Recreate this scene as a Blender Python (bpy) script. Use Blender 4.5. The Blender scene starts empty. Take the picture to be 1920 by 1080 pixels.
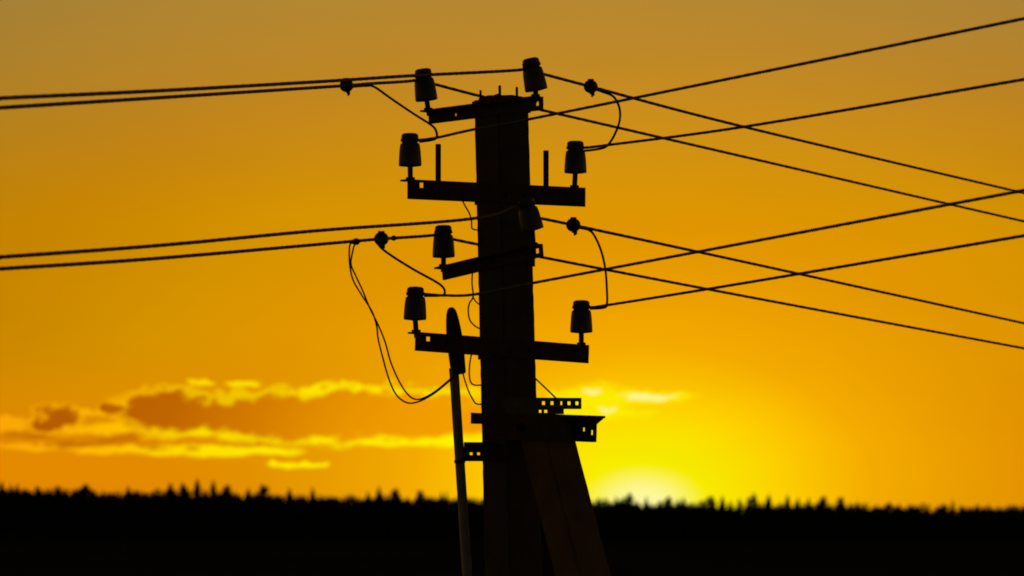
import bpy, math, random
import numpy as np
from mathutils import Vector, Matrix

random.seed(7)
rng = np.random.default_rng(7)
R = math.radians
sc = bpy.context.scene
col = sc.collection

# ------------------------------------------------------------------ camera
CAM = Vector((0.0, -20.0, 6.2))          # eye height: standing on a bank
F = 1920 * 197.4 / 36.0                  # focal length in photo pixels
EYE = 980.0                              # image row of eye level
pitch = math.atan((EYE - 540) / F)
cd = bpy.data.cameras.new('camera')
cd.lens = 197.4
cd.sensor_width = 36
cd.clip_start = 0.5
cd.clip_end = 30000
cd.dof.use_dof = True
cd.dof.focus_distance = 20.0
cd.dof.aperture_fstop = 8.5
cam = bpy.data.objects.new('camera', cd)
col.objects.link(cam)
cam.location = CAM
cam.rotation_euler = (math.pi / 2 + pitch, 0, 0)
sc.camera = cam
CP, SP = math.cos(pitch), math.sin(pitch)

# direction of the setting sun (just behind the treeline, right of the pole)
SUN_AZ = (1208 - 960) / F
SUN_EL = (EYE - 962) / F

# ------------------------------------------------------------------ world: dusk sky
def s2l(c):
    c = c / 255.0
    return c / 12.92 if c <= 0.04045 else ((c + 0.055) / 1.055) ** 2.4

def rgb(r, g, b):
    return (s2l(r), s2l(g), s2l(b), 1.0)

world = bpy.data.worlds.new('World')
sc.world = world
world.use_nodes = True
wt = world.node_tree
wt.nodes.clear()

class NG:
    """small helper for chains of math nodes"""
    def __init__(self, tree):
        self.t = tree
    def put(self, sock, v):
        if isinstance(v, (int, float)):
            sock.default_value = v
        else:
            self.t.links.new(v, sock)
    def m(self, op, a, b=None, c=None, clamp=False):
        n = self.t.nodes.new('ShaderNodeMath')
        n.operation = op
        n.use_clamp = clamp
        self.put(n.inputs[0], a)
        if b is not None:
            self.put(n.inputs[1], b)
        if c is not None:
            self.put(n.inputs[2], c)
        return n.outputs[0]
    def smooth(self, v, a, b, lo=0.0, hi=1.0):
        n = self.t.nodes.new('ShaderNodeMapRange')
        n.interpolation_type = 'SMOOTHSTEP'
        self.put(n.inputs[0], v)
        for i, x in enumerate((a, b, lo, hi)):
            n.inputs[i + 1].default_value = x
        return n.outputs[0]
    def xyz(self, x, y, z=0.0):
        n = self.t.nodes.new('ShaderNodeCombineXYZ')
        for i, v in enumerate((x, y, z)):
            self.put(n.inputs[i], v)
        return n.outputs[0]
    def noise(self, vec, scale=1.0, detail=4.0, rough=0.55):
        n = self.t.nodes.new('ShaderNodeTexNoise')
        self.t.links.new(vec, n.inputs['Vector'])
        n.inputs['Scale'].default_value = scale
        n.inputs['Detail'].default_value = detail
        n.inputs['Roughness'].default_value = rough
        return n.outputs['Fac']
    def ramp(self, fac, stops):
        n = self.t.nodes.new('ShaderNodeValToRGB')
        n.color_ramp.interpolation = 'LINEAR'
        els = n.color_ramp.elements
        while len(els) < len(stops):
            els.new(0.5)
        for e, (p, c) in zip(els, stops):
            e.position = p
            e.color = c
        self.t.links.new(fac, n.inputs[0])
        return n.outputs[0]
    def mix(self, fac, a, b, blend='MIX'):
        n = self.t.nodes.new('ShaderNodeMix')
        n.data_type = 'RGBA'
        n.blend_type = blend
        n.clamp_factor = True
        self.put(n.inputs[0], fac)
        for s, v in ((n.inputs[6], a), (n.inputs[7], b)):
            if isinstance(v, tuple):
                s.default_value = v
            else:
                self.t.links.new(v, s)
        return n.outputs[2]

g = NG(wt)
tc = wt.nodes.new('ShaderNodeTexCoord')
sep = wt.nodes.new('ShaderNodeSeparateXYZ')
wt.links.new(tc.outputs['Generated'], sep.inputs[0])
az = g.m('ARCTAN2', sep.outputs[0], sep.outputs[1])
el = g.m('ARCSINE', sep.outputs[2])
# U, V: azimuth and elevation, in 1/10526 rad (sun at U 1205)
U = g.m('MULTIPLY_ADD', az, F, 960.0)
V = g.m('MULTIPLY_ADD', el, -F, EYE)

dU = g.m('DIVIDE', g.m('SUBTRACT', U, 1205.0), 1.6)
dV = g.m('SUBTRACT', V, 920.0)
T = g.m('SQRT', g.m('ADD', g.m('MULTIPLY', dU, dU), g.m('MULTIPLY', dV, dV)))
glow = g.ramp(g.m('DIVIDE', T, 1300.0, clamp=True), [
    (0.0, rgb(248, 239, 0)), (65 / 1300, rgb(247, 235, 0)),
    (115 / 1300, rgb(251, 224, 0)), (165 / 1300, rgb(254, 207, 0)), (215 / 1300, rgb(251, 189, 0)), (272 / 1300, rgb(244, 170, 0)), (350 / 1300, rgb(236, 160, 0)),
    (480 / 1300, rgb(225, 150, 0)), (650 / 1300, rgb(213, 146, 0)), (850 / 1300, rgb(199, 132, 0)),
    (1300 / 1300, rgb(164, 122, 14))])
# blown-out core, flattened along the horizon
cU = g.m('DIVIDE', g.m('SUBTRACT', U, 1205.0), 128.0)
cV = g.m('DIVIDE', g.m('SUBTRACT', V, 945.0), 78.0)
core = g.m('SQRT', g.m('ADD', g.m('MULTIPLY', cU, cU), g.m('MULTIPLY', cV, cV)))
glow = g.mix(g.smooth(core, 1.0, 0.1), glow, (0.97, 0.92, 0.34, 1.0))
# faint unevenness of the air
airn = g.noise(g.xyz(g.m('DIVIDE', U, 420.0), g.m('DIVIDE', V, 110.0), 71.0), 1.0, 3.0, 0.5)
airm = g.m('MULTIPLY_ADD', airn, 0.10, 0.95)
glow = g.mix(1.0, glow, g.xyz(airm, airm, airm), 'MULTIPLY')
# paler, greyer sky higher up
up = g.smooth(V, 450.0, -330.0, 0.0, 0.95)
wide = g.smooth(g.m('ABSOLUTE', g.m('SUBTRACT', U, 960.0)), 200.0, 1500.0)
skyc = g.mix(up, glow, g.mix(wide, rgb(174, 139, 64), rgb(150, 126, 72)))
# brighter haze right over the horizon
hz = g.smooth(V, 600.0, 900.0, 0.0, 1.0)
side = g.smooth(T, 310.0, 620.0, 0.0, 1.0)
skyc = g.mix(g.m('MULTIPLY', hz, side), skyc, rgb(228, 138, 0))

# the rest of the dome: physical sky at sunset
nish = wt.nodes.new('ShaderNodeTexSky')
nish.sky_type = 'NISHITA'
nish.sun_disc = False
nish.sun_elevation = max(SUN_EL, R(0.3))
nish.sun_rotation = SUN_AZ
nish.dust_density = 3.0
nish.air_density = 1.2
nsc = g.mix(1.0, nish.outputs[0], (0.024, 0.024, 0.024, 1), 'MULTIPLY')
Tw = g.m('SQRT', g.m('ADD', g.m('POWER', g.m('DIVIDE', dU, 6.5), 2.0), g.m('MULTIPLY', dV, dV)))
far = g.smooth(Tw, 1000.0, 3000.0)
skyc = g.mix(far, skyc, nsc)

# ---- clouds: long low banks near the horizon, thick cores, thin lit rims
def cn(su, sv, seed, detail=5.0, rough=0.6):
    """cloud noise stretched along the horizon, -1..1"""
    return g.m('MULTIPLY_ADD', g.noise(g.xyz(g.m('DIVIDE', U, su), g.m('DIVIDE', V, sv), seed), 1.0, detail, rough), 2.0, -1.0)
n_big, n_mid, n_fin, n_lit = cn(78.0, 44.0, 3.7, 3.0), cn(44.0, 26.0, 11.3), cn(24.0, 15.0, 21.3, 4.0, 0.65), cn(60.0, 22.0, 33.1)
Uw = g.m('ADD', U, g.m('MULTIPLY', n_mid, 55.0))
Vw = g.m('ADD', g.m('MULTIPLY_ADD', n_big, 26.0, V), g.m('MULTIPLY', n_fin, 15.0))

Vs = g.m('ADD', g.m('MULTIPLY_ADD', n_big, 9.0, V), g.m('MULTIPLY', n_fin, 9.0))

def ell(cu, cv, ru, rv, p=2.0, Vw=Vw):
    a = g.m('ABSOLUTE', g.m('DIVIDE', g.m('SUBTRACT', Uw, cu), ru))
    b = g.m('ABSOLUTE', g.m('DIVIDE', g.m('SUBTRACT', Vw, cv), rv))
    return g.m('SUBTRACT', 1.0, g.m('ADD', g.m('POWER', a, p), g.m('MULTIPLY', b, b)))

def maxof(fields):
    o = g.m('MAXIMUM', fields[0], -3.0)
    for f in fields[1:]:
        o = g.m('MAXIMUM', o, f)
    return o

thick = maxof([ell(*e) for e in ((650, 781, 300, 43, 4.0), (860, 787, 160, 30), (320, 775, 98, 38),
               (104, 789, 46, 19), (206, 765, 26, 12), (440, 781, 90, 34))])
thick2 = maxof([ell(*e, Vw=Vs) for e in ((225, 823, 85, 12, 2), (140, 834, 75, 9, 2), (288, 840, 30, 9, 2), (355, 843, 26, 7, 2), (60, 817, 70, 10, 2), (540, 835, 160, 6, 2))])
thin = maxof([ell(*e, Vw=Vs) for e in ((640, 737, 108, 17, 2), (770, 742, 115, 12, 2), (870, 757, 90, 10, 2),
              (690, 825, 195, 12, 4.0), (860, 829, 130, 10, 2), (340, 810, 75, 11, 2), (480, 818, 95, 7, 2),
              (190, 807, 80, 12, 2), (110, 812, 50, 9, 2), (60, 839, 75, 9, 2), (150, 776, 50, 8, 2),
              (380, 846, 205, 12, 4.0), (555, 871, 52, 7, 4.0), (225, 845, 120, 11, 2),
              (10, 795, 48, 18, 2), (240, 764, 28, 14, 2), (383, 718, 14, 7, 2), (455, 720, 34, 6, 2))])
pale = maxof([ell(*e, Vw=Vs) for e in ((1205, 746, 95, 13), (1115, 748, 85, 26), (1138, 771, 46, 10), (1100, 776, 120, 15))])
paleC = maxof([ell(*e, Vw=Vs) for e in ((1215, 746, 60, 7, 4.0), (1118, 735, 20, 6), (1138, 770, 22, 6))])
thickD = g.m('ADD', thick, g.m('MULTIPLY_ADD', n_mid, 0.55, g.m('MULTIPLY', n_fin, 0.4)))
thick2D = g.m('ADD', thick2, g.m('MULTIPLY', n_fin, 0.9))
thinD = g.m('ADD', thin, g.m('MULTIPLY_ADD', n_lit, 0.9, g.m('MULTIPLY', n_fin, 0.6)))
paleD = g.m('ADD', pale, g.m('MULTIPLY_ADD', n_lit, 0.5, g.m('MULTIPLY', n_fin, 0.5)))

sunward = g.smooth(T, 850.0, 250.0)
litc = g.ramp(sunward, [(0.0, rgb(250, 160, 6)), (0.3, rgb(255, 188, 0)), (0.55, rgb(255, 222, 0)), (1.0, rgb(255, 240, 0))])
darkc = g.ramp(sunward, [(0.0, rgb(174, 84, 0)), (0.45, rgb(190, 98, 0)), (0.7, rgb(212, 122, 0)), (1.0, rgb(242, 156, 0))])
# broken cloud of the same kind goes on along the horizon, out of the frame
outside = g.m('MAXIMUM', g.smooth(U, -80.0, -700.0), g.smooth(U, 2300.0, 3000.0))
band = g.m('MULTIPLY', g.smooth(V, 640.0, 760.0), g.smooth(V, 880.0, 820.0))
gen = g.noise(g.xyz(g.m('DIVIDE', U, 420.0), g.m('DIVIDE', V, 60.0), 40.0), 1.0, 4.0, 0.55)
genm = g.m('MULTIPLY', g.m('MULTIPLY', g.smooth(gen, 0.52, 0.66), band), outside)

skyc = g.mix(g.smooth(thickD, -0.9, -0.2, 0.0, 0.62), skyc, litc)            # thin lit veil round the bank
skyc = g.mix(g.smooth(thinD, -0.15, 0.8, 0.0, 1.0), skyc, litc)            # streaks in full light
skyc = g.mix(g.smooth(thickD, -0.3, 0.42, 0.0, 0.98), skyc, darkc)         # the shaded core
skyc = g.mix(g.smooth(thick2D, -0.1, 0.9, 0.0, 0.6), skyc, darkc)
skyc = g.mix(g.smooth(paleD, -0.6, 0.9, 0.0, 0.9), skyc, rgb(252, 238, 0))
skyc = g.mix(g.smooth(g.m('MULTIPLY_ADD', n_fin, 0.5, paleC), -0.4, 1.0, 0.0, 0.95), skyc, rgb(253, 246, 150))
skyc = g.mix(g.m('MULTIPLY', genm, 0.7), skyc, darkc)

bg = wt.nodes.new('ShaderNodeBackground')
wt.links.new(skyc, bg.inputs[0])
bg.inputs[1].default_value = 1.0
wo = wt.nodes.new('ShaderNodeOutputWorld')
wt.links.new(bg.outputs[0], wo.inputs[0])

# ------------------------------------------------------------------ sun (just setting)
sd = bpy.data.lights.new('sun', 'SUN')
sd.energy = 0.3
sd.angle = R(0.53)
sd.color = (1.0, 0.55, 0.18)
sun = bpy.data.objects.new('sun', sd)
col.objects.link(sun)
sdir = Vector((math.sin(SUN_AZ) * math.cos(SUN_EL), math.cos(SUN_AZ) * math.cos(SUN_EL), math.sin(SUN_EL)))
sun.rotation_euler = sdir.to_track_quat('Z', 'Y').to_euler()
sun.location = (0, 0, 40)

sc.view_settings.view_transform = 'Standard'
sc.view_settings.look = 'None'
sc.view_settings.exposure = 0.0
sc.view_settings.gamma = 1.0
sc.view_settings.use_curve_mapping = False
sc.cycles.use_denoising = True
sc.cycles.max_bounces = 6
sc.cycles.filter_width = 1.8

# ------------------------------------------------------------------ helpers
def P(px, py, Y):
    """point of the scene at depth Y whose bearing is photo pixel (px, py)"""
    a, b = (px - 960) / F, (540 - py) / F
    d = Vector((a, CP - b * SP, SP + b * CP))
    return CAM + d * ((Y - CAM.y) / d.y)

def make_mat(name, base, rough=0.7, metal=0.0, var=0.25, scale=12.0, bump=0.0, base2=None, spec=0.5):
    m = bpy.data.materials.new(name)
    m.use_nodes = True
    nt = m.node_tree
    b = nt.nodes['Principled BSDF']
    q = NG(nt)
    co = nt.nodes.new('ShaderNodeTexCoord')
    n = q.noise(co.outputs['Object'], scale, 6.0, 0.6)
    lo = tuple(c * (1 - var) for c in base) + (1,)
    hi = tuple(min(1, c * (1 + var)) for c in (base2 or base)) + (1,)
    c = q.ramp(n, [(0.3, lo), (0.7, hi)])
    nt.links.new(c, b.inputs['Base Color'])
    b.inputs['Roughness'].default_value = rough
    b.inputs['Metallic'].default_value = metal
    b.inputs['Specular IOR Level'].default_value = spec
    if bump:
        bn = nt.nodes.new('ShaderNodeBump')
        bn.inputs['Strength'].default_value = bump
        bn.inputs['Distance'].default_value = 0.01
        nt.links.new(q.noise(co.outputs['Object'], scale * 5, 4.0), bn.inputs['Height'])
        nt.links.new(bn.outputs[0], b.inputs['Normal'])
    return m

M = {
    'glare_tinted_concrete': make_mat('glare_tinted_concrete', (0.27, 0.165, 0.08), 0.85, 0, 0.35, 6.0, 0.5),  # strut concrete, with the warm sunset glare painted into its base colour
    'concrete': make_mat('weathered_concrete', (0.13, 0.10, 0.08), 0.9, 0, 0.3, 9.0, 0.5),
    'steel': make_mat('rusty_steel', (0.07, 0.045, 0.035), 0.8, 0.3, 0.4, 20.0, 0.3, (0.12, 0.07, 0.045)),
    'galv': make_mat('galvanised_steel', (0.15, 0.14, 0.13), 0.7, 0.5, 0.2, 30.0),
    'porcelain': make_mat('glazed_porcelain', (0.17, 0.165, 0.165), 0.45, 0, 0.35, 8.0),
    'alu': make_mat('weathered_aluminium', (0.16, 0.15, 0.15), 0.7, 0.4, 0.15, 40.0),
    'rubber': make_mat('black_cable_sheath', (0.02, 0.02, 0.02), 0.7, 0, 0.2, 30.0),
    'clampmat': make_mat('black_clamp_plastic', (0.03, 0.03, 0.03), 0.5, 0, 0.2, 30.0),
    'pipe': make_mat('grey_conduit', (0.50, 0.52, 0.55), 0.5, 0, 0.2, 10.0),
    'needles': make_mat('dark_conifer_needles', (0.055, 0.06, 0.03), 0.9, 0, 0.4, 0.4, 0, None, 0.1),
    'bark': make_mat('tree_bark', (0.07, 0.05, 0.035), 0.95, 0, 0.3, 2.0, 0, None, 0.1),
    'field': make_mat('rough_meadow', (0.055, 0.05, 0.028), 1.0, 0, 0.45, 0.02, 0, (0.09, 0.07, 0.04), 0.0),
}

class MB:
    """collects vertices and faces in world coordinates"""
    def __init__(self):
        self.v, self.f, self.smooth = [], [], False
    def add(self, vs, fs):
        o = len(self.v)
        self.v += [Vector(p) for p in vs]
        self.f += [tuple(i + o for i in f) for f in fs]
        return self
    def box(self, c, ax, ay, az_):
        """box with centre c and half-axis vectors"""
        c = Vector(c)
        vs = [c + ax * i + ay * j + az_ * k for k in (-1, 1) for j in (-1, 1) for i in (-1, 1)]
        return self.add(vs, [(0, 2, 3, 1), (4, 5, 7, 6), (0, 1, 5, 4), (2, 6, 7, 3), (0, 4, 6, 2), (1, 3, 7, 5)])
    def tube(self, pts, r, n=8, cap=True):
        pts = [Vector(p) for p in pts]
        rs = r if isinstance(r, (list, tuple)) else [r] * len(pts)
        vs, fs = [], []
        ref = None
        for i, p in enumerate(pts):
            t = (pts[min(i + 1, len(pts) - 1)] - pts[max(i - 1, 0)]).normalized()
            if ref is None:
                ref = Vector((0, 0, 1)) if abs(t.z) < 0.9 else Vector((1, 0, 0))
            ref = (ref - t * ref.dot(t)).normalized()
            bi = t.cross(ref)
            for k in range(n):
                a = 2 * math.pi * k / n
                vs.append(p + (ref * math.cos(a) + bi * math.sin(a)) * rs[i])
        for i in range(len(pts) - 1):
            for k in range(n):
                k2 = (k + 1) % n
                fs.append((i * n + k, i * n + k2, (i + 1) * n + k2, (i + 1) * n + k))
        if cap:
            fs.append(tuple(reversed(range(n))))
            fs.append(tuple((len(pts) - 1) * n + k for k in range(n)))
        self.smooth = True
        return self.add(vs, fs)
    def lathe(self, prof, n=20, origin=(0, 0, 0), axis=(0, 0, 1)):
        q = Vector(axis).normalized().to_track_quat('Z', 'Y')
        vs, fs = [], []
        for r, z in prof:
            for k in range(n):
                a = 2 * math.pi * k / n
                vs.append(Vector(origin) + q @ Vector((r * math.cos(a), r * math.sin(a), z)))
        for i in range(len(prof) - 1):
            for k in range(n):
                k2 = (k + 1) % n
                fs.append((i * n + k, i * n + k2, (i + 1) * n + k2, (i + 1) * n + k))
        fs.append(tuple(reversed(range(n))))
        fs.append(tuple((len(prof) - 1) * n + k for k in range(n)))
        return self.add(vs, fs)
    def plate(self, o, ex, ey, ez, L, H, t, holes=()):
        """plate from corner o spanning L along ex, H along ey, thickness t along ez, cut by rectangular holes"""
        xs = sorted({0.0, L} | {h[0] for h in holes} | {h[1] for h in holes})
        ys = sorted({0.0, H} | {h[2] for h in holes} | {h[3] for h in holes})
        nx, ny = len(xs), len(ys)
        vs = [o + ex * x + ey * y + ez * z for z in (0, t) for y in ys for x in xs]
        idx = lambda i, j, k: k * nx * ny + j * nx + i
        def solid(i, j):
            if not (0 <= i < nx - 1 and 0 <= j < ny - 1):
                return False
            cx, cy = (xs[i] + xs[i + 1]) / 2, (ys[j] + ys[j + 1]) / 2
            return not any(h[0] < cx < h[1] and h[2] < cy < h[3] for h in holes)
        fs = []
        for i in range(nx - 1):
            for j in range(ny - 1):
                if not solid(i, j):
                    continue
                fs.append((idx(i, j, 0), idx(i, j + 1, 0), idx(i + 1, j + 1, 0), idx(i + 1, j, 0)))
                fs.append((idx(i, j, 1), idx(i + 1, j, 1), idx(i + 1, j + 1, 1), idx(i, j + 1, 1)))
                for (a, b), (p, q) in (((i - 1, j), ((i, j), (i, j + 1))), ((i + 1, j), ((i + 1, j), (i + 1, j + 1))),
                                       ((i, j - 1), ((i, j), (i + 1, j))), ((i, j + 1), ((i, j + 1), (i + 1, j + 1)))):
                    if not solid(a, b):
                        fs.append((idx(*p, 0), idx(*q, 0), idx(*q, 1), idx(*p, 1)))
        return self.add(vs, fs)
    def build(self, name, mat, parent=None, bevel=0.0):
        lo = Vector((min(v.x for v in self.v), min(v.y for v in self.v), min(v.z for v in self.v)))
        hi = Vector((max(v.x for v in self.v), max(v.y for v in self.v), max(v.z for v in self.v)))
        c = (lo + hi) / 2
        me = bpy.data.meshes.new(name)
        me.from_pydata([v - c for v in self.v], [], self.f)
        me.materials.append(M[mat])
        if self.smooth:
            me.polygons.foreach_set('use_smooth', [True] * len(me.polygons))
        me.update()
        o = bpy.data.objects.new(name, me)
        col.objects.link(o)
        base = WORLDLOC.get(parent.name, Vector()) if parent else Vector()
        o.location = c - base
        if parent:
            o.parent = parent
        WORLDLOC[o.name] = c
        if bevel:
            bv = o.modifiers.new('bevel', 'BEVEL')
            bv.width = bevel
            bv.segments = 2
        return o

WORLDLOC = {}

def empty(name, loc):
    o = bpy.data.objects.new(name, None)
    o.empty_display_size = 0.2
    col.objects.link(o)
    o.location = loc
    WORLDLOC[o.name] = Vector(loc)
    return o

def tag(o, label, cat, group=None):
    o['label'] = label
    o['category'] = cat
    if group:
        o['group'] = group
    return o

def inst(name, me, parent, loc, rot=None):
    """an object that shares mesh data, placed at world point loc under parent"""
    o = bpy.data.objects.new(name, me)
    col.objects.link(o)
    o.location = Vector(loc) - (WORLDLOC[parent.name] if parent else Vector())
    if rot is not None:
        o.rotation_euler = rot
    o.parent = parent
    WORLDLOC[o.name] = Vector(loc)
    return o

def spline(pts, n=12):
    """Catmull-Rom through the points"""
    pts = [Vector(p) for p in pts]
    ext = [pts[0] * 2 - pts[1]] + pts + [pts[-1] * 2 - pts[-2]]
    out = []
    for i in range(1, len(ext) - 2):
        a, b, c, d = ext[i - 1:i + 3]
        for k in range(n):
            t = k / n
            out.append(0.5 * ((2 * b) + (c - a) * t + (2 * a - 5 * b + 4 * c - d) * t * t + (3 * b - a - 3 * c + d) * t ** 3))
    out.append(pts[-1])
    return out

# ------------------------------------------------------------------ ground
def ground_h(x, y):
    d = np.sqrt(x ** 2 + (y + 22) ** 2)
    t = np.clip((d - 6) / 13.0, 0, 1)
    bank = 4.55 * (1 - t * t * (3 - 2 * t))
    roll = 0.25 * np.sin(x / 47.0 + 1) * np.cos(y / 61.0) * np.clip((np.abs(y) + np.abs(x) - 12) / 80, 0, 1)
    return bank + roll

def build_ground():
    rad = np.concatenate([[0.0], np.geomspace(1.2, 20000, 90)])
    na = 120
    xs, ys = [], []
    for r in rad:
        for k in range(na):
            a = 2 * math.pi * k / na
            xs.append(r * math.cos(a))
            ys.append(-22 + r * math.sin(a))
    xs, ys = np.array(xs), np.array(ys)
    zs = ground_h(xs, ys)
    me = bpy.data.meshes.new('ground')
    fs = []
    for i in range(len(rad) - 1):
        for k in range(na):
            k2 = (k + 1) % na
            fs.append((i * na + k, (i + 1) * na + k, (i + 1) * na + k2, i * na + k2))
    me.from_pydata(list(zip(xs.tolist(), ys.tolist(), zs.tolist())), [], fs)
    me.materials.append(M['field'])
    me.polygons.foreach_set('use_smooth', [True] * len(me.polygons))
    o = bpy.data.objects.new('ground', me)
    col.objects.link(o)
    o['kind'] = 'structure'
build_ground()

# ------------------------------------------------------------------ utility pole
ud = Vector((0.777, 0.6295, 0.0)).normalized()     # along the two lower crossarms, to the far right
vd = Vector((0.6295, -0.777, 0.0)).normalized()    # along the upper arms and the strut, to the near right
Z = Vector((0, 0, 1))

def axis_pt(py):
    """centre line of the leaning shaft"""
    return P(940 + (py - 200) * 0.0255, py, 0.0)

top_c = axis_pt(188)
d_ax = (axis_pt(740) - top_c)
base_c = top_c + d_ax * ((0 - top_c.z - 1.0) / d_ax.z)
pole = empty('utility_pole', (base_c.x, base_c.y, float(ground_h(np.array(base_c.x), np.array(base_c.y)))))
tag(pole, 'dark leaning concrete power pole with slanted strut, steel crossarms and insulators', 'utility pole')

prng = random.Random(31)
def prism(c0, c1, h0, h1, ch, steps=1):
    """square shaft with chamfered corners from c0 to c1, half widths h0, h1, faces along ud / vd"""
    vs, fs = [], []
    ring = [(-1, -1 + ch), (-1, 1 - ch), (-1 + ch, 1), (1 - ch, 1), (1, 1 - ch), (1, -1 + ch), (1 - ch, -1), (-1 + ch, -1)]
    for s in range(steps + 1):
        t = s / steps
        c = c0.lerp(c1, t)
        h = h0 + (h1 - h0) * t
        for k, (a, b) in enumerate(ring):
            j = 1.0 + prng.gauss(0, 0.006)
            if k % 2 and prng.random() < 0.05:
                j -= prng.uniform(0.03, 0.07)        # a chip out of the arris
            vs.append(c + (ud * a * h + vd * b * h) * j)
    for s in range(steps):
        for k in range(8):
            k2 = (k + 1) % 8
            fs.append((s * 8 + k, s * 8 + k2, (s + 1) * 8 + k2, (s + 1) * 8 + k))
    fs.append(tuple(range(8)))
    fs.append(tuple(steps * 8 + k for k in reversed(range(8))))
    return vs, fs

HA = 0.0712                                         # half side of the shaft at the top
def half_at(z):
    return HA + (top_c.z - z) * 0.0021
mb = MB()
mb.add(*prism(top_c, base_c, HA, half_at(base_c.z), 0.10, 320))
mb.build('concrete_shaft', 'concrete', pole)

def shaft_c(z):
    t = (z - top_c.z) / (base_c.z - top_c.z)
    return top_c.lerp(base_c, t)

# depth of a line that lies on the front-right (+v) or the front-left (-u) face of the shaft
def Y_u(px, py, off):
    Y = 0.0
    for _ in range(6):
        p = P(px, py, Y)
        c = shaft_c(p.z)
        o = c + vd * off
        s = (p.x - o.x) / ud.x
        Y = o.y + ud.y * s
    return Y

def Y_v(px, py, off):
    Y = 0.0
    for _ in range(6):
        p = P(px, py, Y)
        c = shaft_c(p.z)
        o = c + ud * off
        s = (p.x - o.x) / vd.x
        Y = o.y + vd.y * s
    return Y

# ---- insulator, shared mesh, foot of the skirt at the origin
def insulator_meshes():
    b = MB()
    prof = [(0.012, -0.002), (0.030, 0.000), (0.0385, 0.001), (0.0402, 0.006), (0.0398, 0.02), (0.0375, 0.055),
            (0.0350, 0.074), (0.0325, 0.080), (0.0285, 0.082), (0.0265, 0.087), (0.0262, 0.093), (0.0285, 0.097),
            (0.0300, 0.101), (0.0300, 0.107), (0.0275, 0.113), (0.020, 0.1165), (0.008, 0.1175)]
    b.lathe(prof, 28)
    me = bpy.data.meshes.new('insulator')
    me.from_pydata(b.v, [], b.f)
    me.materials.append(M['porcelain'])
    me.polygons.foreach_set('use_smooth', [True] * len(me.polygons))
    t = MB()
    ring = [Vector((0.030 * math.cos(a), 0.030 * math.sin(a), 0.090 + 0.002 * math.sin(3 * a)))
            for a in np.linspace(0, 2 * math.pi, 25)]
    t.tube(ring, 0.0036, 6)
    t.tube([p + Vector((0, 0, 0.0055)) for p in ring], 0.0030, 6)
    mt = bpy.data.meshes.new('tie_wire')
    mt.from_pydata(t.v, [], t.f)
    mt.materials.append(M['alu'])
    return me, mt
ME_INS, ME_TIE = insulator_meshes()
NECK = {}

def insulator(key, foot, tilt, pin_foot):
    """foot: world point under the skirt; tilt: lean to the left in radians"""
    q = Matrix.Rotation(-tilt, 3, 'Y')
    o = inst('insulator', ME_INS, pole, foot, q.to_euler())
    o.visible_shadow = True
    t = inst('tie_wire', ME_TIE, pole, foot, None)
    t.parent = o
    t.location = (0, 0, 0)
    up = q @ Z
    pm = MB()
    pm.tube([pin_foot - (foot - pin_foot).normalized() * 0.02, pin_foot, foot + up * 0.012], 0.0092, 10)
    pm.lathe([(0.016, -0.004), (0.016, 0.009)], 6, pin_foot, Z)
    pm.build('insulator_pin', 'steel', pole)
    NECK[key] = foot + up * 0.091

def scale_at(Y):
    return (Y - CAM.y) / F       # metres per photo pixel at that depth

# ---- crossarms: steel angles, upright leg on the shaft, flat leg outwards
def crossarm(ends, face, height, flange, holes, notch):
    """ends: left and right photo bearings of the top edge"""
    (lx, ly), (rx, ry) = ends
    off = half_at(P(930, ly, 0).z) + 0.001
    if face == 'u':
        yl, yr = Y_u(lx, ly, off), Y_u(rx, ry, off)
        n_out, fl_dir = vd, -vd
    else:
        yl, yr = Y_v(lx, ly, -off), Y_v(rx, ry, -off)
        n_out, fl_dir = -ud, -ud
    a, b = P(lx, ly, yl), P(rx, ry, yr)
    ex = (b - a).normalized()
    L = (b - a).length
    ez = (n_out - ex * n_out.dot(ex)).normalized()
    ey = -(Z - ex * Z.dot(ex)).normalized()          # downwards
    hs = [(s * L - w / 2, s * L + w / 2, d - h / 2, d + h / 2) for s, d, w, h in holes]
    m = MB()
    m.plate(a, ex, ey, ez, L, height, 0.006, hs)
    # flat leg, let into nothing: interrupted where the shaft stands
    fz = (fl_dir - ex * fl_dir.dot(ex)).normalized()
    start = a if fz.dot(ez) < 0 else a + ez * 0.006
    if notch:
        c = shaft_c(a.z)
        s0 = (c - a).dot(ex)
        h = half_at(a.z) + 0.004
        spans = [(0, s0 - h), (s0 + h, L)]
    else:
        spans = [(0, L)]
    for s, e in spans:
        if e > s:
            m.plate(start + ex * s, ex, fz, ey, e - s, flange, 0.006)
    m.build('crossarm', 'steel', pole, 0.0008)
    return dict(a=a, ex=ex, L=L, fz=fz, ez=ez, ey=ey, flange=flange)

def arm_point(A, s, f=0.5):
    """point on the flat leg, s metres from the left end"""
    return A['a'] + A['ex'] * s + A['fz'] * (A['flange'] * f)

arm_top = crossarm([(806, 208), (1019, 181)], 'v', 0.047, 0.040, [(0.955, 0.023, 0.020, 0.015), (0.24, 0.026, 0.014, 0.009)], False)
arm_up = crossarm([(764, 336), (1096, 352)], 'u', 0.069, 0.042, [(0.075, 0.019, 0.020, 0.018)], True)
arm_mid = crossarm([(831, 502), (1018, 457)], 'v', 0.045, 0.036, [(0.95, 0.021, 0.022, 0.018)], False)
arm_low = crossarm([(779, 622), (1103, 647)], 'u', 0.066, 0.044, [(0.07, 0.022, 0.020, 0.016)], True)

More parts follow.
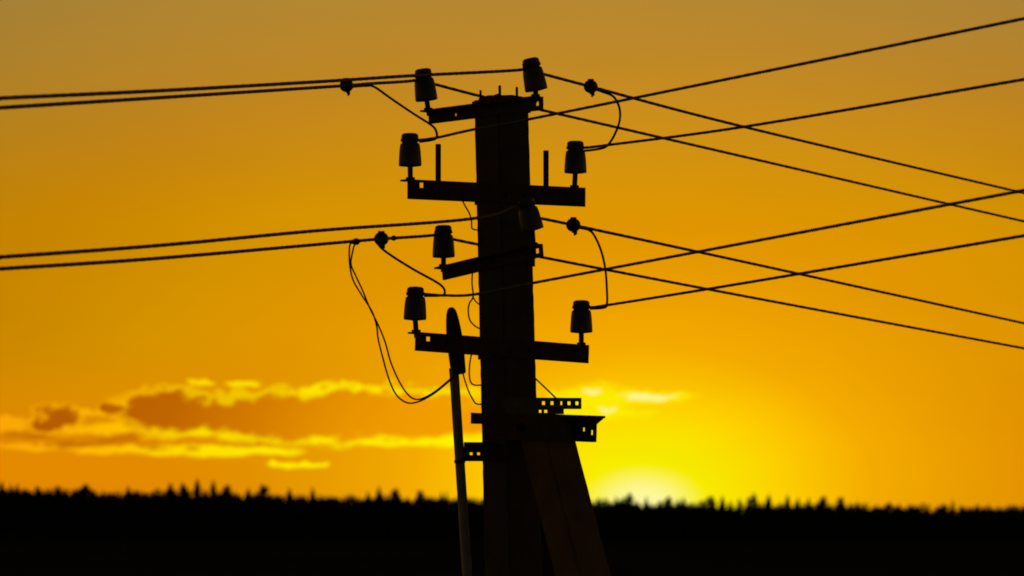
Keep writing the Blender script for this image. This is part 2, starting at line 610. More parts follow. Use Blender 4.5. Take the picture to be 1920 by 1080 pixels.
def ins_on(key, A, px_foot, py_foot, px_pin, tilt):
    """insulator over the arm: pin foot found on the arm at bearing px_pin"""
    best = min(np.linspace(-0.01, A['L'] + 0.01, 400), key=lambda s: abs(960 + (arm_point(A, s).x) / (arm_point(A, s).y - CAM.y) * F - px_pin))
    pf = arm_point(A, float(best))
    insulator(key, P(px_foot, py_foot, pf.y), tilt, pf)

ins_on('A1', arm_top, 1006, 170, 1004, R(11))
ins_on('A2', arm_top, 800, 189, 803, R(7))
ins_on('A3', arm_mid, 999, 432, 1000, R(13))
ins_on('A4', arm_mid, 832, 483, 831, R(1))
ins_on('B1', arm_up, 769, 312, 769, R(0.5))
ins_on('B2', arm_up, 1079, 325, 1077, R(0))
ins_on('B3', arm_low, 778, 600, 780, R(-1))
ins_on('B4', arm_low, 1090, 624, 1090, R(0))

# empty upright pins on the upper front arm
for px, ytop, ybot in ((821, 270, 336), (1024, 282, 349)):
    s = min(np.linspace(0, arm_up['L'], 400), key=lambda s: abs(960 + arm_point(arm_up, s).x / (arm_point(arm_up, s).y - CAM.y) * F - px))
    f = arm_point(arm_up, float(s))
    t = P(px, ytop, f.y)
    m = MB()
    m.tube([f - Z * 0.03, f, Vector((f.x, f.y, t.z - 0.002)), Vector((f.x, f.y, t.z))], [0.0098, 0.0098, 0.0098, 0.008], 10)
    m.lathe([(0.017, -0.013), (0.017, 0.0)], 6, f - ud * 0, Z)
    m.build('empty_pin', 'steel', pole)

# ---- straps that hold the crossarms to the shaft
def strap(py0, py1, extra=0.006):
    z0, z1 = P(945, py1, 0).z, P(945, py0, 0).z
    m = MB()
    c0, c1 = shaft_c(z0), shaft_c(z1)
    h = half_at(z0) + extra
    for d, e in ((ud, vd), (-ud, vd), (vd, ud), (-vd, ud)):
        c = (c0 + c1) / 2 + d * (h - extra / 2)
        m.box(c, d * (extra / 2), e * (h - extra - 0.0005), Z * ((z1 - z0) / 2))
    o = m.build('strap', 'steel', pole)
    for d in (ud, vd):
        c = (c0 + c1) / 2
        for s in (-1, 1):
            b = MB()
            b.lathe([(0.011, 0), (0.011, 0.009)], 6, c + d * (h + 0.0005) + (vd if d == ud else ud) * s * 0.045, d)
            b.build('bolt', 'steel', o)
    return o
strap(190, 212)
strap(485, 500)
strap(640, 674, 0.004)
strap(353, 384, 0.004)

# long bolts through the shaft under the arms
for px, py, r in ((1004, 492, 0.006), (1000, 202, 0.006)):
    z = P(px, py, 0).z
    c = shaft_c(z)
    h = half_at(z)
    m = MB()
    m.tube([c + vd * 0.03 - ud * (h + 0.02), c + vd * 0.03 + ud * (h + 0.022)], r, 8)
    m.lathe([(0.012, 0), (0.012, 0.010)], 6, c + vd * 0.03 + ud * (h + 0.0075), ud)
    m.build('through_bolt', 'steel', pole)

# stubs of reinforcing bar and a lifting eye on the pole top
for px, ytop, r, du in ((901, 169, 0.0042, 0.0), (937, 160, 0.0050, -0.02), (969, 163, 0.0046, 0.01)):
    t = P(px, ytop, du)
    m = MB()
    m.tube([Vector((t.x + 0.001, t.y, top_c.z - 0.05)), Vector((t.x, t.y, t.z - 0.004)), t], [r, r, r * 0.8], 8)
    if px == 937:
        m.tube([Vector((t.x - 0.006, t.y, top_c.z - 0.01)), Vector((t.x - 0.006, t.y, top_c.z + 0.022))], 0.006, 8)
    m.build('reinforcement_stub', 'steel', pole)
# uneven mortar cap
m = MB()
cc = top_c + Z * 0.001
ring = []
nn = 14
for i, (rr, hh) in enumerate(((0.066, 0.0), (0.064, 0.009), (0.045, 0.014), (0.015, 0.016))):
    for k in range(nn):
        a = 2 * math.pi * k / nn
        sq = 1 / max(abs(math.cos(a)), abs(math.sin(a)))
        r = rr * min(sq, 1.32)
        ring.append(cc + ud * math.cos(a) * r + vd * math.sin(a) * r + Z * (hh + (random.uniform(-0.003, 0.003) if i else 0)))
m.add(ring, [(i * nn + k, i * nn + (k + 1) % nn, (i + 1) * nn + (k + 1) % nn, (i + 1) * nn + k) for i in range(3) for k in range(nn)] + [tuple(3 * nn + k for k in range(nn))])
m.build('mortar_cap', 'concrete', pole)

# ---- strut: a second, slanted shaft leaning on the near right side
off_s = 0.0
sh = 0.071
# near-left edge of the strut's front (+v) face runs through bearings (1025,828) and (1050,925)
def strut_axis(py):
    xe = 1025 + (py - 828) * 0.2580
    # that edge = centre - ud*sh + vd*sh/cos ; centre lies on the vertical plane through the shaft along vd
    Y = -0.2
    for _ in range(8):
        p = P(xe, py, Y)
        c = shaft_c(p.z)
        o = c - ud * sh
        s = (p.x - o.x) / vd.x
        Y = o.y + vd.y * s
    p = P(xe, py, Y)
    return p + ud * sh - vd * sh * 1.08
s_top, s_b = strut_axis(790), strut_axis(1000)
sdv = s_b - s_top
s_base = s_top + sdv * ((-1.0 - s_top.z) / sdv.z)
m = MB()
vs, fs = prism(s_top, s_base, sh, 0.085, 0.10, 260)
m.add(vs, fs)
m.build('concrete_strut', 'glare_tinted_concrete', pole)

# ---- two long angle brackets gripping shaft and strut, along vd
def bracket(side, left_px, right_px, py_top_l, py_top_r, height, flange, holes, gusset):
    off = side * (max(half_at(5.9), sh) + 0.002)
    yl, yr = Y_v(left_px, py_top_l, off), Y_v(right_px, py_top_r, off)
    a, b = P(left_px, py_top_l, yl), P(right_px, py_top_r, yr)
    ex = (b - a).normalized()
    L = (b - a).length
    ez = ud * side
    ez = (ez - ex * ez.dot(ex)).normalized()
    ey = -(Z - ex * Z.dot(ex)).normalized()
    m = MB()
    m.plate(a, ex, ey, ez, L, height, 0.007, [(s * L - w / 2, s * L + w / 2, d - h / 2, d + h / 2) for s, d, w, h in holes])
    m.plate(a + ez * 0.007, ex, ez, ey, L, flange, 0.007)
    m.build('bracket_angle', 'steel', pole, 0.0008)
    if gusset:      # triangular web under the flat leg at the free end
        q = MB()
        o = b + ez * 0.0072 + ey * 0.0072 - ex * 0.012
        tri = [o, o + ez * (flange - 0.001), o + ey * 0.024]
        q.add(tri + [p + ex * 0.008 for p in tri], [(0, 1, 2), (5, 4, 3), (0, 3, 4, 1), (1, 4, 5, 2), (2, 5, 3, 0)])
        q.build('gusset', 'steel', pole)
bracket(-1, 892, 1053, 774, 779, 0.088, 0.006, [(0.035, 0.065, 0.0701, 0.052)], False)
bracket(1, 958, 1117, 774, 780, 0.092, 0.036, [(0.86, 0.049, 0.016, 0.013), (0.955, 0.059, 0.016, 0.017)], True)
# cover plate tying the two brackets at the strut head
for sgn, px in ((1, 1060),):
    z = P(px, 800, -0.2).z
    c = shaft_c(z) + vd * 0.165
    b = MB()
    b.tube([c - ud * 0.105, c + ud * 0.105], 0.009, 8)
    for s in (-1, 1):
        b.lathe([(0.016, 0), (0.016, 0.012)], 6, c + ud * s * 0.0835, ud * s)
    b.build('through_bolt', 'steel', pole)

# ---- perforated mounting strip on the front-right face
def strip(lx, rx, py_l, py_r, height, holes_px, hole_py, hole, depth_off, name):
    z = P(950, py_l, 0).z
    off = half_at(z) + depth_off
    yl, yr = Y_u(lx, py_l, off), Y_u(rx, py_r, off)
    a, b = P(lx, py_l, yl), P(rx, py_r, yr)
    ex = (b - a).normalized()
    L = (b - a).length
    ez = (vd - ex * vd.dot(ex)).normalized()
    ey = -(Z - ex * Z.dot(ex)).normalized()
    hs = []
    for hx, w in holes_px:
        s = (hx - lx) / (rx - lx) * L
        hs.append((s - w / 2, s + w / 2, hole_py - hole / 2, hole_py + hole / 2))
    m = MB()
    m.plate(a, ex, ey, ez, L, height, 0.004, hs)
    m.build(name, 'galv', pole, 0.0005)
strip(943, 1089, 745, 746, 0.040, [(1018, 0.0165), (1034, 0.0165), (1051.5, 0.011), (1066, 0.0165), (1081, 0.0165)], 0.0195, 0.0125, 0.001, 'perforated_strip')
strip(947, 1056, 764, 765, 0.022, [(1012, 0.014), (1022.5, 0.0165)], 0.0125, 0.0095, 0.006, 'perforated_strip')

# ------------------------------------------------------------------ cable conduit on the left of the pole
def pipe_pt(py):
    Yp = -0.085
    return P(851.5 + (py - 700) * 0.0650, py, Yp)
p_top, p_mid = pipe_pt(640), pipe_pt(1080)
pd = (p_mid - p_top)
bend = p_top + pd * 1.9
foot = Vector((shaft_c(0).x - 0.17, shaft_c(0).y - 0.12, 0.0))
cond = empty('cable_conduit', (foot.x, foot.y, 0.0))
tag(cond, 'slim grey cable pipe with bullet shaped cap left of the concrete pole', 'cable pipe')
m = MB()
m.tube(spline([pipe_pt(690), p_mid, bend, foot - Z * 0.3], 8), 0.0172, 14)
m.build('pipe', 'pipe', cond)
ax = (pipe_pt(600) - pipe_pt(700))
c0, c1 = pipe_pt(702), pipe_pt(576)
m = MB()
prof = [(0.0, 0.020), (0.02, 0.0265), (0.25, 0.0285), (0.52, 0.0290), (0.66, 0.0270), (0.80, 0.0235), (0.90, 0.0195), (0.96, 0.0150), (0.99, 0.0090), (1.0, 0.0030)]
sh_l = Vector((-0.0, 0, 0))
m.tube([c0.lerp(c1, t) + Vector((0.012 * (1 - t) + 0.0 * t, 0, 0)) * 1.0 + Vector((0.004, 0, 0)) for t, r in prof], [r for t, r in prof], 16)
m.build('end_cap', 'rubber', cond)
# standoff bracket between pipe and shaft
z1, z0 = P(880, 829, -0.06).z, P(880, 865, -0.06).z
pc = pipe_pt(847)
cL = shaft_c(pc.z) - ud * half_at(pc.z)
ex = (cL - pc)
ex.z = 0
Lb = ex.length - 0.012
ex.normalize()
ez = ex.cross(Z)
def tpx(px):
    best = min(np.linspace(0, Lb + 0.05, 300), key=lambda s: abs(960 + (pc + ex * s).x / ((pc + ex * s).y - CAM.y) * F - px))
    return float(best)
o = pc + ex * 0.017
hsL = []
for hx in (883, 897):
    s = tpx(hx) - 0.017
    hsL.append((s - 0.0055, s + 0.0055, (z1 - z0) * 0.60 - 0.004, (z1 - z0) * 0.60 + 0.005))
m = MB()
m.plate(Vector((o.x, o.y, z1)), ex, -Z, ez, Lb + 0.006, z1 - z0, 0.004, hsL)
m.build('standoff_bracket', 'galv', cond)
m = MB()
bz = pipe_pt(865)
m.tube([bz - pd.normalized() * 0.006, bz + pd.normalized() * 0.006], 0.0198, 14)
m.build('pipe_clamp', 'galv', cond)

# ------------------------------------------------------------------ wires
def plan_pts(p0, pend, pts):
    """points with the photo bearings pts on the vertical plane through p0 and pend"""
    out = []
    d = Vector((pend.x - p0.x, pend.y - p0.y))
    for px, py in pts:
        k = (px - 960) / F / (CP - (540 - py) / F * SP)
        # p0.x + s*d.x = k*(p0.y + s*d.y - CAM.y)
        s = (k * (p0.y - CAM.y) - p0.x) / (d.x - k * d.y)
        out.append(P(px, py, p0.y + s * d.y))
    return out

def wire(name, key, ends, label, r, group, cat='wire', extend=9.0, start=None, dip=0.02):
    """overhead wire: from the neck of insulator key along the bearings in ends = (pts, Y of last)"""
    pts, Yend = ends
    p0 = start or NECK[key]
    pend = P(pts[-1][0], pts[-1][1], Yend)
    line = [p0] + plan_pts(p0, pend, pts)
    # carry on beyond the frame, following the sag of the span
    d = line[-1] - line[-2]
    dl = d / d.length
    last = line[-1]
    for k in range(1, 4):
        step = extend / 3 * k
        line.append(last + dl * step + Z * (dip * step * step / 9.0))
    sp = spline(line, 10)
    # resample and wind an oval section along the wire: two strands laid together
    dist = [0.0]
    for a, b in zip(sp, sp[1:]):
        dist.append(dist[-1] + (b - a).length)
    xs = np.arange(0, dist[-1], 0.016)
    co = np.stack([np.interp(xs, dist, [p[k] for p in sp]) for k in range(3)], 1)
    tg = np.gradient(co, axis=0)
    tg /= np.linalg.norm(tg, axis=1)[:, None]
    sd_ = np.cross(tg, (0, 0, 1.0))
    sd_ /= np.linalg.norm(sd_, axis=1)[:, None]
    up_ = np.cross(sd_, tg)
    ph = xs / 0.15 * 2 * math.pi
    nseg = 8
    ring = []
    for k in range(nseg):
        a = 2 * math.pi * k / nseg
        ea, eb = r * 1.04 * math.cos(a), r * 0.96 * math.sin(a)
        u_ = ea * np.cos(ph) - eb * np.sin(ph)
        w_ = ea * np.sin(ph) + eb * np.cos(ph)
        ring.append(co + sd_ * u_[:, None] + up_ * w_[:, None])
    vs = np.stack(ring, 1).reshape(-1, 3)
    n = len(xs)
    m = MB()
    m.smooth = True
    m.add([Vector(v) for v in vs.tolist()],
          [(i * nseg + k, i * nseg + (k + 1) % nseg, (i + 1) * nseg + (k + 1) % nseg, (i + 1) * nseg + k) for i in range(n - 1) for k in range(nseg)]
          + [tuple(range(nseg)), tuple((n - 1) * nseg + k for k in range(nseg))])
    o = m.build(name, 'alu', None)
    tag(o, label, cat, group)
    return o, line

def side(key, dx, dy=0.0):
    """where a wire passes the neck groove"""
    return NECK[key] + Vector((dx, dy, 0))

YL, YR, YB = -5.6, 6.0, -4.6
RA, RB = 0.0058, 0.0051
SPAN_L, SPAN_R, SPAN_B = 'wires leaving to the left', 'wires leaving down to the right', 'wires leaving up to the right'
wA1L, lA1L = wire('overhead_wire', 'A1', ([(975, 131), (770, 142), (600, 153), (300, 170), (0, 184), (-60, 186.5)], YL),
                  'wire running left from the topmost tilted insulator on the pole top', RA, SPAN_L, start=side('A1', -0.028, -0.012))
wA1R, lA1R = wire('overhead_wire', 'A1', ([(1110, 163), (1400, 239), (1920, 362), (1990, 378)], YR),
                  'wire descending right from the topmost tilted insulator', RA, SPAN_R, start=P(1012, 137, NECK['A1'].y + 0.02))
wA2L, lA2L = wire('overhead_wire', 'A2', ([(776, 151), (690, 157), (640, 161), (300, 183), (0, 202), (-60, 206)], YL),
                  'wire running left from the left pole top insulator, just below another wire', RA, SPAN_L, start=side('A2', -0.027, -0.012))
wA2R, lA2R = wire('overhead_wire', 'A2', ([(900, 180), (1010, 205), (1400, 295), (1920, 415), (1990, 430)], YR),
                  'wire passing behind the pole top and descending right, second one down', RA, SPAN_R, start=P(808, 156, NECK['A2'].y + 0.02))
wA3L, lA3L = wire('overhead_wire', 'A3', ([(885, 410), (600, 432), (300, 460), (0, 482), (-60, 486)], YL),
                  'thick wire from left edge crossing the pole front to the insulator half hidden there', RA, SPAN_L, start=side('A3', -0.028, -0.012))
wA3R, lA3R = wire('overhead_wire', 'A3', ([(1075, 422), (1400, 492), (1920, 606), (1990, 621)], YR),
                  'wire descending right from the insulator on the pole front, below the upper crossarm', RA, SPAN_R, start=P(1006, 408, NECK['A3'].y + 0.02))
wA4L, lA4L = wire('overhead_wire', 'A4', ([(812, 441), (715, 448), (655, 453), (300, 484), (0, 504), (-60, 508)], YL),
                  'lowest wire on the left, with two thin cables dropping from it', RA, SPAN_L, start=side('A4', -0.027, -0.012))
wA4R, lA4R = wire('overhead_wire', 'A4', ([(890, 457), (1015, 482), (1400, 556), (1920, 653), (1990, 665)], YR),
                  'lowest wire descending right, coming from behind the pole', RA, SPAN_R, start=P(842, 447, NECK['A4'].y + 0.02))
wB1, lB1 = wire('overhead_wire', 'B1', ([(820, 258), (887, 243), (1000, 222), (1400, 141), (1920, 35), (1990, 20)], YB),
                'topmost wire rising to the right edge from the left end of the upper crossarm', RB, SPAN_B, start=side('B1', 0.028, -0.008), dip=0.0)
wB2, lB2 = wire('overhead_wire', 'B2', ([(1140, 272), (1400, 237), (1920, 149), (1990, 138)], YB + 0.4),
                'wire rising right from the insulator on the right end of the upper crossarm', RB, SPAN_B, start=side('B2', 0.028, -0.008), dip=0.0)
wB3, lB3 = wire('overhead_wire', 'B3', ([(835, 554), (890, 552), (1003, 530), (1400, 455), (1920, 357), (1990, 344)], YB),
                'wire rising right across the pole from the left end of the lower crossarm', RB, SPAN_B, start=side('B3', 0.028, -0.008), dip=0.0)
wB4, lB4 = wire('overhead_wire', 'B4', ([(1140, 572), (1400, 530), (1920, 442), (1990, 430)], YB + 0.4),
                'lowest wire rising right, from the right end of the lower crossarm', RB, SPAN_B, start=side('B4', 0.028, -0.008), dip=0.0)

def on_wire(line, px):
    """point on a wire polyline at bearing px, and its direction"""
    sp = spline(line, 10)
    f = lambda p: 960 + p.x / (p.y - CAM.y) * F
    i = min(range(len(sp) - 1), key=lambda i: abs(f(sp[i]) - px))
    j = min(range(max(i - 1, 0), i + 1), key=lambda j: abs((f(sp[j]) + f(sp[j + 1])) / 2 - px))
    a, b = sp[j], sp[j + 1]
    t = (px - f(a)) / ((f(b) - f(a)) or 1)
    return a.lerp(b, max(0, min(1, t))), (b - a).normalized()

def clamp(w, line, px, s=1.0):
    """branch clamp: ribbed body round the wire with a bolt, a part of its wire"""
    p, d = on_wire(line, px)
    if d.x < 0:
        d = -d
    up = (Z - d * Z.dot(d)).normalized()
    sd_ = d.cross(up)
    m = MB()
    prof = [(0.008, -0.030), (0.011, -0.024), (0.014, -0.0215), (0.021, -0.019), (0.0245, -0.010), (0.025, 0.0), (0.0245, 0.010), (0.021, 0.019), (0.014, 0.0215), (0.011, 0.024), (0.008, 0.030)]
    m.lathe([(r * s, z * s) for r, z in prof], 14, p, d)
    o = m.build('branch_clamp', 'clampmat', w)
    for k, (dx, l) in enumerate(((-0.017, 0.030), (-0.001, 0.038), (0.013, 0.033))):
        b = MB()
        b.tube([p + d * dx * s + sd_ * 0.006 + up * 0.01, p + d * dx * s + sd_ * 0.006 - up * l * s], 0.0040 * s, 6)
        b.build('clamp_bolt', 'steel', o)
    b = MB()
    b.lathe([(0.012 * s, 0), (0.012 * s, 0.008 * s)], 6, p + up * 0.020 * s, up)
    b.build('bolt_head', 'steel', o)
    return p
clamp(wA2L, lA2L, 649, 0.92)
clamp(wA1R, lA1R, 1108, 0.98)
clamp(wA4L, lA4L, 715, 0.98)
clamp(wA3R, lA3R, 1076, 1.0)
# slim double clamp where the two cables drop
p, d = on_wire(lA4L, 666)
m = MB()
m.lathe([(0.006, -0.026), (0.0095, -0.022), (0.0095, 0.008), (0.012, 0.010), (0.012, 0.018), (0.009, 0.024), (0.006, 0.026)], 10, p - Z * 0.002, d if d.x > 0 else -d)
m.build('cable_clamp', 'clampmat', wA4L)
p, d = on_wire(lA4L, 738)
m = MB()
m.lathe([(0.005, -0.008), (0.0095, -0.006), (0.0095, 0.006), (0.005, 0.008)], 10, p, d)
m.build('wire_sleeve', 'clampmat', wA4L)

def cable(name, pts, r, label, group, mat='rubber', cat='cable'):
    m = MB()
    m.tube(spline(pts, 8), r, 8)
    o = m.build(name, mat, None)
    tag(o, label, cat, group)
    return o

JG = 'jumper cables between the two lines'
yA2 = on_wire(lA2L, 690)[0].y
yB1 = NECK['B1'].y
cable('jumper_cable', [on_wire(lA2L, 655)[0] + Vector((0, -0.006, -0.006)), on_wire(lA2L, 685)[0] + Vector((0, -0.004, -0.007)),
                       P(702, 163, yA2 + 0.02), P(735, 186, (yA2 * 2 + yB1) / 3), P(775, 213, (yA2 + yB1 * 2) / 3), P(808, 234, yB1 - 0.02),
                       P(817, 244, yB1 - 0.03), P(819, 256, yB1 - 0.03), P(812, 262, yB1 - 0.03), P(786, 266, yB1 - 0.03)], 0.0043,
      'thin jumper slanting from the upper left wires to the upper crossarm left insulator', JG)
yA1 = on_wire(lA1R, 1125)[0].y
yB2 = NECK['B2'].y
cable('jumper_cable', [on_wire(lA1R, 1112)[0] + Vector((0, -0.005, -0.006)), on_wire(lA1R, 1130)[0] + Vector((0, -0.003, -0.008)),
                       P(1150, 181, yA1), P(1161, 201, yA1), P(1162, 225, (yA1 + yB2) / 2), P(1154, 249, yB2), P(1143, 268, yB2 - 0.03),
                       P(1132, 277, yB2 - 0.03), P(1112, 281, yB2 - 0.03), P(1094, 283, yB2 - 0.02)], 0.0043,
      'short jumper bowing right between topmost insulator wire and upper crossarm right insulator', JG)
yA4 = on_wire(lA4L, 720)[0].y
yB3 = NECK['B3'].y
cable('jumper_cable', [on_wire(lA4L, 722)[0] + Vector((0, -0.005, 0.004)), P(709, 452, yA4 - 0.02), P(713, 463, yA4 - 0.02), P(735, 480, yA4), P(775, 505, (yA4 + yB3) / 2),
                       P(815, 527, yB3), P(830, 538, yB3 - 0.02), P(834, 548, yB3 - 0.02), P(828, 554, yB3 - 0.03), P(795, 555, yB3 - 0.03)], 0.0043,
      'thin jumper slanting from the lowest left wire to the lower crossarm left insulator', JG)
yA3 = on_wire(lA3R, 1095)[0].y
yB4 = NECK['B4'].y
cable('jumper_cable', [on_wire(lA3R, 1082)[0] + Vector((0, -0.005, -0.006)), on_wire(lA3R, 1103)[0] + Vector((0, -0.003, -0.006)),
                       P(1114, 441, yA3), P(1127, 470, yA3), P(1135, 505, (yA3 + yB4) / 2), P(1138, 545, yB4), P(1138, 570, yB4 - 0.02),
                       P(1132, 577, yB4 - 0.03), P(1106, 579, yB4 - 0.03)], 0.0043,
      'jumper curving down right of the pole to the lower crossarm right insulator', JG)

# pair of cables dropping from the lowest left wire into the pipe cap
yd = on_wire(lA4L, 660)[0].y
yp = -0.10
def blend(pts, y0, y1):
    n = len(pts) - 1
    return [P(px, py, y0 + (y1 - y0) * i / n) for i, (px, py) in enumerate(pts)]
DG = 'pair of thin cables dropping to the pipe'
cable('drop_cable', blend([(672, 454), (658, 456), (655, 470), (656, 497), (662, 525), (678, 553), (697, 583), (706, 610), (709, 635), (717, 668), (729, 710), (743, 740), (763, 755),
                           (785, 753), (812, 739), (836, 720), (852, 706)], yd, yp), 0.0030,
      'lower and outer of two thin looping cables hanging between wire and pipe', DG)
cable('drop_cable', blend([(676, 453), (666, 457), (661, 473), (658, 495), (666, 515), (680, 545), (693, 577), (708, 607), (722, 641), (733, 680), (750, 718), (767, 742), (783, 749),
                           (801, 743), (820, 731), (838, 716), (853, 703)], yd + 0.01, yp + 0.012), 0.0030,
      'upper and inner of two thin looping cables hanging between wire and pipe', DG)

# little loops of cable along the left edge of the shaft
EG = 'loose cable ends beside the shaft'
yE = 0.03
cable('cable_loop', blend([(866, 374), (872, 386), (880, 400), (884, 415), (885, 428), (893, 431), (905, 432)], -0.12, yE), 0.0028,
      'short loose cable under the upper crossarm at the left pole edge', EG)
cable('cable_loop', blend([(886, 508), (885, 530), (887, 556), (880, 569), (878, 585), (881, 600), (888, 609), (897, 615), (908, 618)], yE - 0.05, yE), 0.0028,
      'small hooked cable loop at left pole edge above the lower crossarm', EG)
cable('cable_loop', blend([(886, 556), (892, 565), (899, 571), (908, 574)], yE - 0.03, yE), 0.0026,
      'tiny cable end splitting off into the pole edge beside the lower left insulator', EG)
cable('cable_loop', blend([(885, 660), (881, 680), (880, 704), (883, 717), (890, 722), (905, 722)], -0.15, yE), 0.0028,
      'cable loop below the lower crossarm bending into the left pole edge', EG)
cable('cable_loop', blend([(866, 692), (870, 708), (878, 732), (886, 748), (893, 757), (906, 758)], -0.10, yE), 0.0028,
      'thin cable from the pipe cap down to the left pole edge above the bracket', EG)
cable('cable_loop', [P(980, 690, 0.14), P(1003, 709, 0.12), P(1020, 725, 0.09), P(1042, 746, 0.06), P(1050, 752, 0.055)], 0.0030,
      'short straight cable from the right pole edge down to the perforated strip', EG)

# ------------------------------------------------------------------ far forest
DF = 1800.0                                   # metres from pole to the edge of the wood
def prof_y(px):
    return np.interp(px, [-4000, 0, 150, 300, 450, 600, 850, 1150, 1400, 1550, 1700, 1920, 5000],
                     [915, 919, 921, 923, 927, 932, 933, 941, 946, 946, 950, 950, 955])

def spruce(seed, n_layer=12, spread=0.24):
    """unit-height conifer: crown triangles as drooping ragged branches, plus a trunk"""
    r = random.Random(seed)
    vs, fs = [], []
    for i in range(n_layer):
        t = i / (n_layer - 1)
        z = 0.16 + 0.80 * t
        rad = spread * (1 - t) ** 0.7 + 0.035
        nb = 9 if t < 0.7 else 8
        ph = r.random() * 6.28
        for k in range(nb):
            a = ph + 6.283 * k / nb + r.uniform(-0.25, 0.25)
            rr = rad * r.uniform(0.6, 1.2)
            dz = r.uniform(-0.05, 0.0) - 0.02
            w = rr * 0.5
            ca, sa = math.cos(a), math.sin(a)
            o = len(vs)
            vs += [(0, 0, z + 0.055), (ca * rr - sa * w * 0.2, sa * rr + ca * w * 0.2, z + dz),
                   (ca * rr * 0.6 - sa * w, sa * rr * 0.6 + ca * w, z + dz * 0.4 - 0.01),
                   (ca * rr * 0.6 + sa * w, sa * rr * 0.6 - ca * w, z + dz * 0.4 - 0.01)]
            fs += [(o, o + 2, o + 1), (o, o + 1, o + 3)]
    o = len(vs)
    vs += [(0.010, 0, 0.93), (-0.006, 0.008, 0.93), (-0.006, -0.008, 0.93), (0, 0, 1.0)]
    fs += [(o, o + 1, o + 3), (o + 1, o + 2, o + 3), (o + 2, o, o + 3)]
    return np.array(vs), np.array(fs)

def pine(seed, n=210, wid=0.16):
    """unit-height broad crowned tree: clumps of leaf-sized faces"""
    r = random.Random(seed)
    vs, fs = [], []
    clumps = [(r.uniform(-1, 1) * wid, r.uniform(-1, 1) * wid, r.uniform(0.40, 0.90), r.uniform(0.06, 0.10)) for _ in range(13)]
    clumps += [(0, 0, 0.93, 0.07), (0.04, 0.02, 0.88, 0.08), (-0.05, 0.0, 0.86, 0.08)]
    for i in range(n):
        cx, cy, cz, cr = clumps[i % len(clumps)]
        d = Vector((r.gauss(0, 1), r.gauss(0, 1), r.gauss(0, 1))).normalized() * cr * r.uniform(0.3, 1.0)
        c = Vector((cx, cy, cz)) + d
        c.z = min(c.z, 0.97)
        o = len(vs)
        for _ in range(3):
            q = Vector((r.gauss(0, 1), r.gauss(0, 1), r.gauss(0, 0.7))).normalized() * 0.050
            vs.append(tuple(c + q))
        fs.append((o, o + 1, o + 2))
    return np.array(vs), np.array(fs)

def trunk_arr():
    vs, fs = [], []
    n = 6
    for z, rad in ((0.0, 0.016), (0.3, 0.012), (0.95, 0.003)):
        for k in range(n):
            vs.append((rad * math.cos(6.283 * k / n), rad * math.sin(6.283 * k / n), z))
    for i in range(2):
        for k in range(n):
            k2 = (k + 1) % n
            fs += [(i * n + k, i * n + k2, (i + 1) * n + k2), (i * n + k, (i + 1) * n + k2, (i + 1) * n + k)]
    return np.array(vs), np.array(fs)

KINDS = [spruce(1), spruce(2, 11, 0.21), spruce(3, 13, 0.27), pine(4, 260, 0.17), pine(5, 290, 0.21)]
TR = trunk_arr()

def tri_mesh(name, vs, fs, mats, mi=None):
    me = bpy.data.meshes.new(name)
    me.vertices.add(len(vs))
    me.vertices.foreach_set('co', np.asarray(vs, dtype=np.float32).ravel())
    me.loops.add(len(fs) * 3)
    me.loops.foreach_set('vertex_index', np.asarray(fs, dtype=np.int32).ravel())
    me.polygons.add(len(fs))
    me.polygons.foreach_set('loop_start', np.arange(0, len(fs) * 3, 3, dtype=np.int32))
    for x in mats:
        me.materials.append(M[x])
    if mi is not None:
        me.polygons.foreach_set('material_index', np.asarray(mi, dtype=np.int32))
    me.update(calc_edges=True)
    return me

def build_forest():
    V_, F_, MI = [], [], []
    off = 0
    for row in range(14):
        Y = DF + 8 + row * 7
        x = -620.0
        while x < 760:
            x += float(rng.uniform(1.6, 3.6))
            yy = Y + float(rng.uniform(-4, 4))
            D = yy - CAM.y
            px = 960 + x / D * F
            tip = prof_y(px) + float(rng.normal(0, 4.8)) + 4
            zt = CAM.z + (EYE - tip) / F * D
            h = zt
            k = int(rng.choice([0, 1, 2, 3, 4], p=[0.32, 0.32, 0.2, 0.1, 0.06]))
            for (vs, fs), mi, do in ((KINDS[k], 0, True), (TR, 1, row < 2)):
                if not do:
                    continue
                a = float(rng.uniform(0, 6.283))
                ca, sa = math.cos(a), math.sin(a)
                w = h * float(rng.uniform(0.6, 0.95))
                q = np.empty_like(vs)
                q[:, 0] = (vs[:, 0] * ca - vs[:, 1] * sa) * w + x
                q[:, 1] = (vs[:, 0] * sa + vs[:, 1] * ca) * w + yy
                q[:, 2] = vs[:, 2] * h
                V_.append(q)
                F_.append(fs + off)
                MI.append(np.full(len(fs), mi))
                off += len(vs)
    me = tri_mesh('forest', np.concatenate(V_), np.concatenate(F_), ['needles', 'bark'], np.concatenate(MI))
    o = bpy.data.objects.new('forest', me)
    col.objects.link(o)
    o['kind'] = 'stuff'
    tag(o, 'black far-off wood along the horizon below the sunset', 'forest')
build_forest()

NEAR = [spruce(11, 20, 0.23), spruce(12, 18, 0.21), spruce(13, 22, 0.26), pine(14, 800, 0.10), pine(15, 950, 0.13)]
CROWN_ME = [tri_mesh('crown', v, f, ['needles']) for v, f in NEAR]
TRUNK_ME = tri_mesh('trunk', TR[0], TR[1], ['bark'])
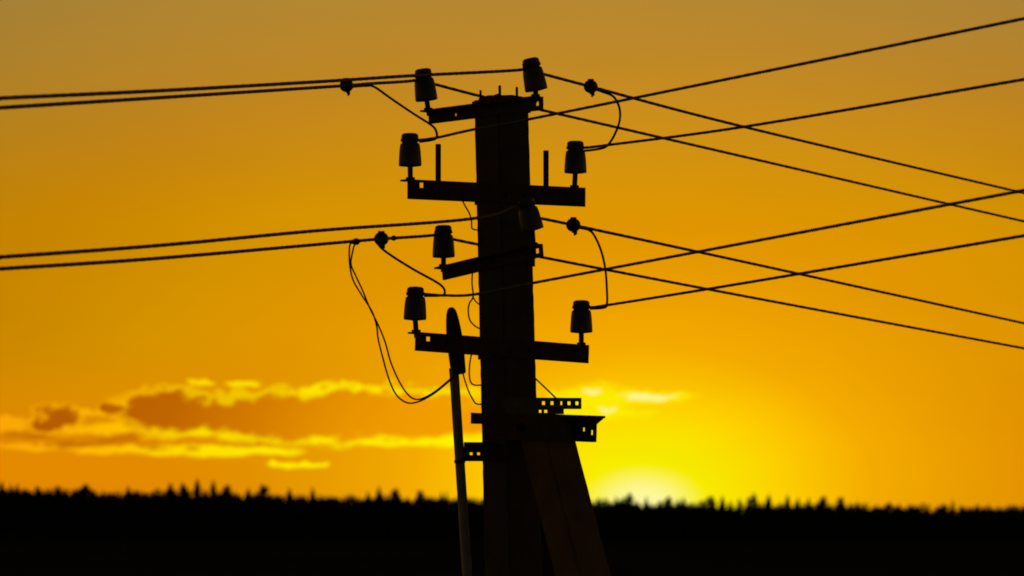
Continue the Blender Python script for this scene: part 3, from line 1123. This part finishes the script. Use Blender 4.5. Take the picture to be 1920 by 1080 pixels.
# treetops that stand out of the treeline: bearing, row of the tip, kind, relative width
tips = [(4, 899, 1, 1.1), (33, 903, 1, 0.9), (70, 908, 3, 0.9), (108, 907, 0, 0.9), (160, 904, 4, 1.2), (241, 907, 1, 0.9), (320, 900, 2, 1.0), (343, 902, 3, 0.8),
        (370, 893, 1, 0.9), (400, 895, 1, 0.8), (426, 906, 4, 1.0), (467, 910, 0, 0.8), (493, 905, 3, 1.0), (543, 911, 1, 1.0), (586, 909, 2, 0.7),
        (690, 917, 0, 0.8), (711, 908, 1, 0.9), (743, 911, 3, 0.8), (788, 916, 4, 1.0), (827, 922, 0, 0.9),
        (1123, 928, 1, 0.8), (1155, 926, 0, 0.8), (1180, 921, 4, 0.9), (1212, 927, 1, 0.7), (1253, 927, 3, 0.9), (1281, 928, 2, 0.9), (1333, 926, 3, 0.9), (1354, 925, 1, 0.9), (1386, 929, 0, 0.8), (1413, 921, 4, 0.8), (1441, 922, 2, 0.9),
        (1476, 923, 1, 0.9), (1496, 928, 0, 0.8), (1516, 929, 1, 0.8), (1543, 927, 4, 1.1), (1577, 928, 3, 1.0), (1607, 935, 0, 1.0), (1666, 938, 4, 1.1),
        (1715, 942, 2, 1.2), (1768, 941, 3, 1.2), (1830, 942, 0, 1.2), (1895, 943, 2, 1.2)]
ORD = ['first', 'second', 'third', 'fourth', 'fifth', 'sixth', 'seventh', 'eighth', 'ninth', 'tenth', 'eleventh', 'twelfth', 'thirteenth',
       'fourteenth', 'fifteenth', 'sixteenth', 'seventeenth', 'eighteenth', 'nineteenth', 'twentieth', 'twenty-first', 'twenty-second', 'twenty-third']
nleft = sum(1 for t in tips if t[0] < 940)
for i, (px, tip, k, wr) in enumerate(tips):
    Y = DF - 6 - (i % 3) * 3
    D = Y - CAM.y
    x = (px - 960) / F * D
    gz = float(ground_h(np.array(x), np.array(Y)))
    h = CAM.z + (EYE - tip - 4) / F * D - gz
    kind = 'conifer_tree' if k < 3 else 'broad_crowned_tree'
    t = empty(kind, (x, Y, gz))
    w = h * wr * (1.05 if k < 3 else 0.78)
    t.scale = (w, w, h)
    t.rotation_euler = (0, 0, random.uniform(0, 6.28))
    look = 'pointed conifer top' if k < 3 else 'rounded treetop'
    if px < 940:
        where = ORD[i] + ' from the left edge of the picture'
    else:
        where = ORD[len(tips) - 1 - i] + ' from the right edge of the picture'
    tag(t, 'dark %s on the far treeline, %s' % (look, where), 'tree', 'treetops standing out of the far treeline')
    for nm, me in (('crown', CROWN_ME[k]), ('trunk', TRUNK_ME)):
        c = bpy.data.objects.new(nm, me)
        col.objects.link(c)
        c.parent = t
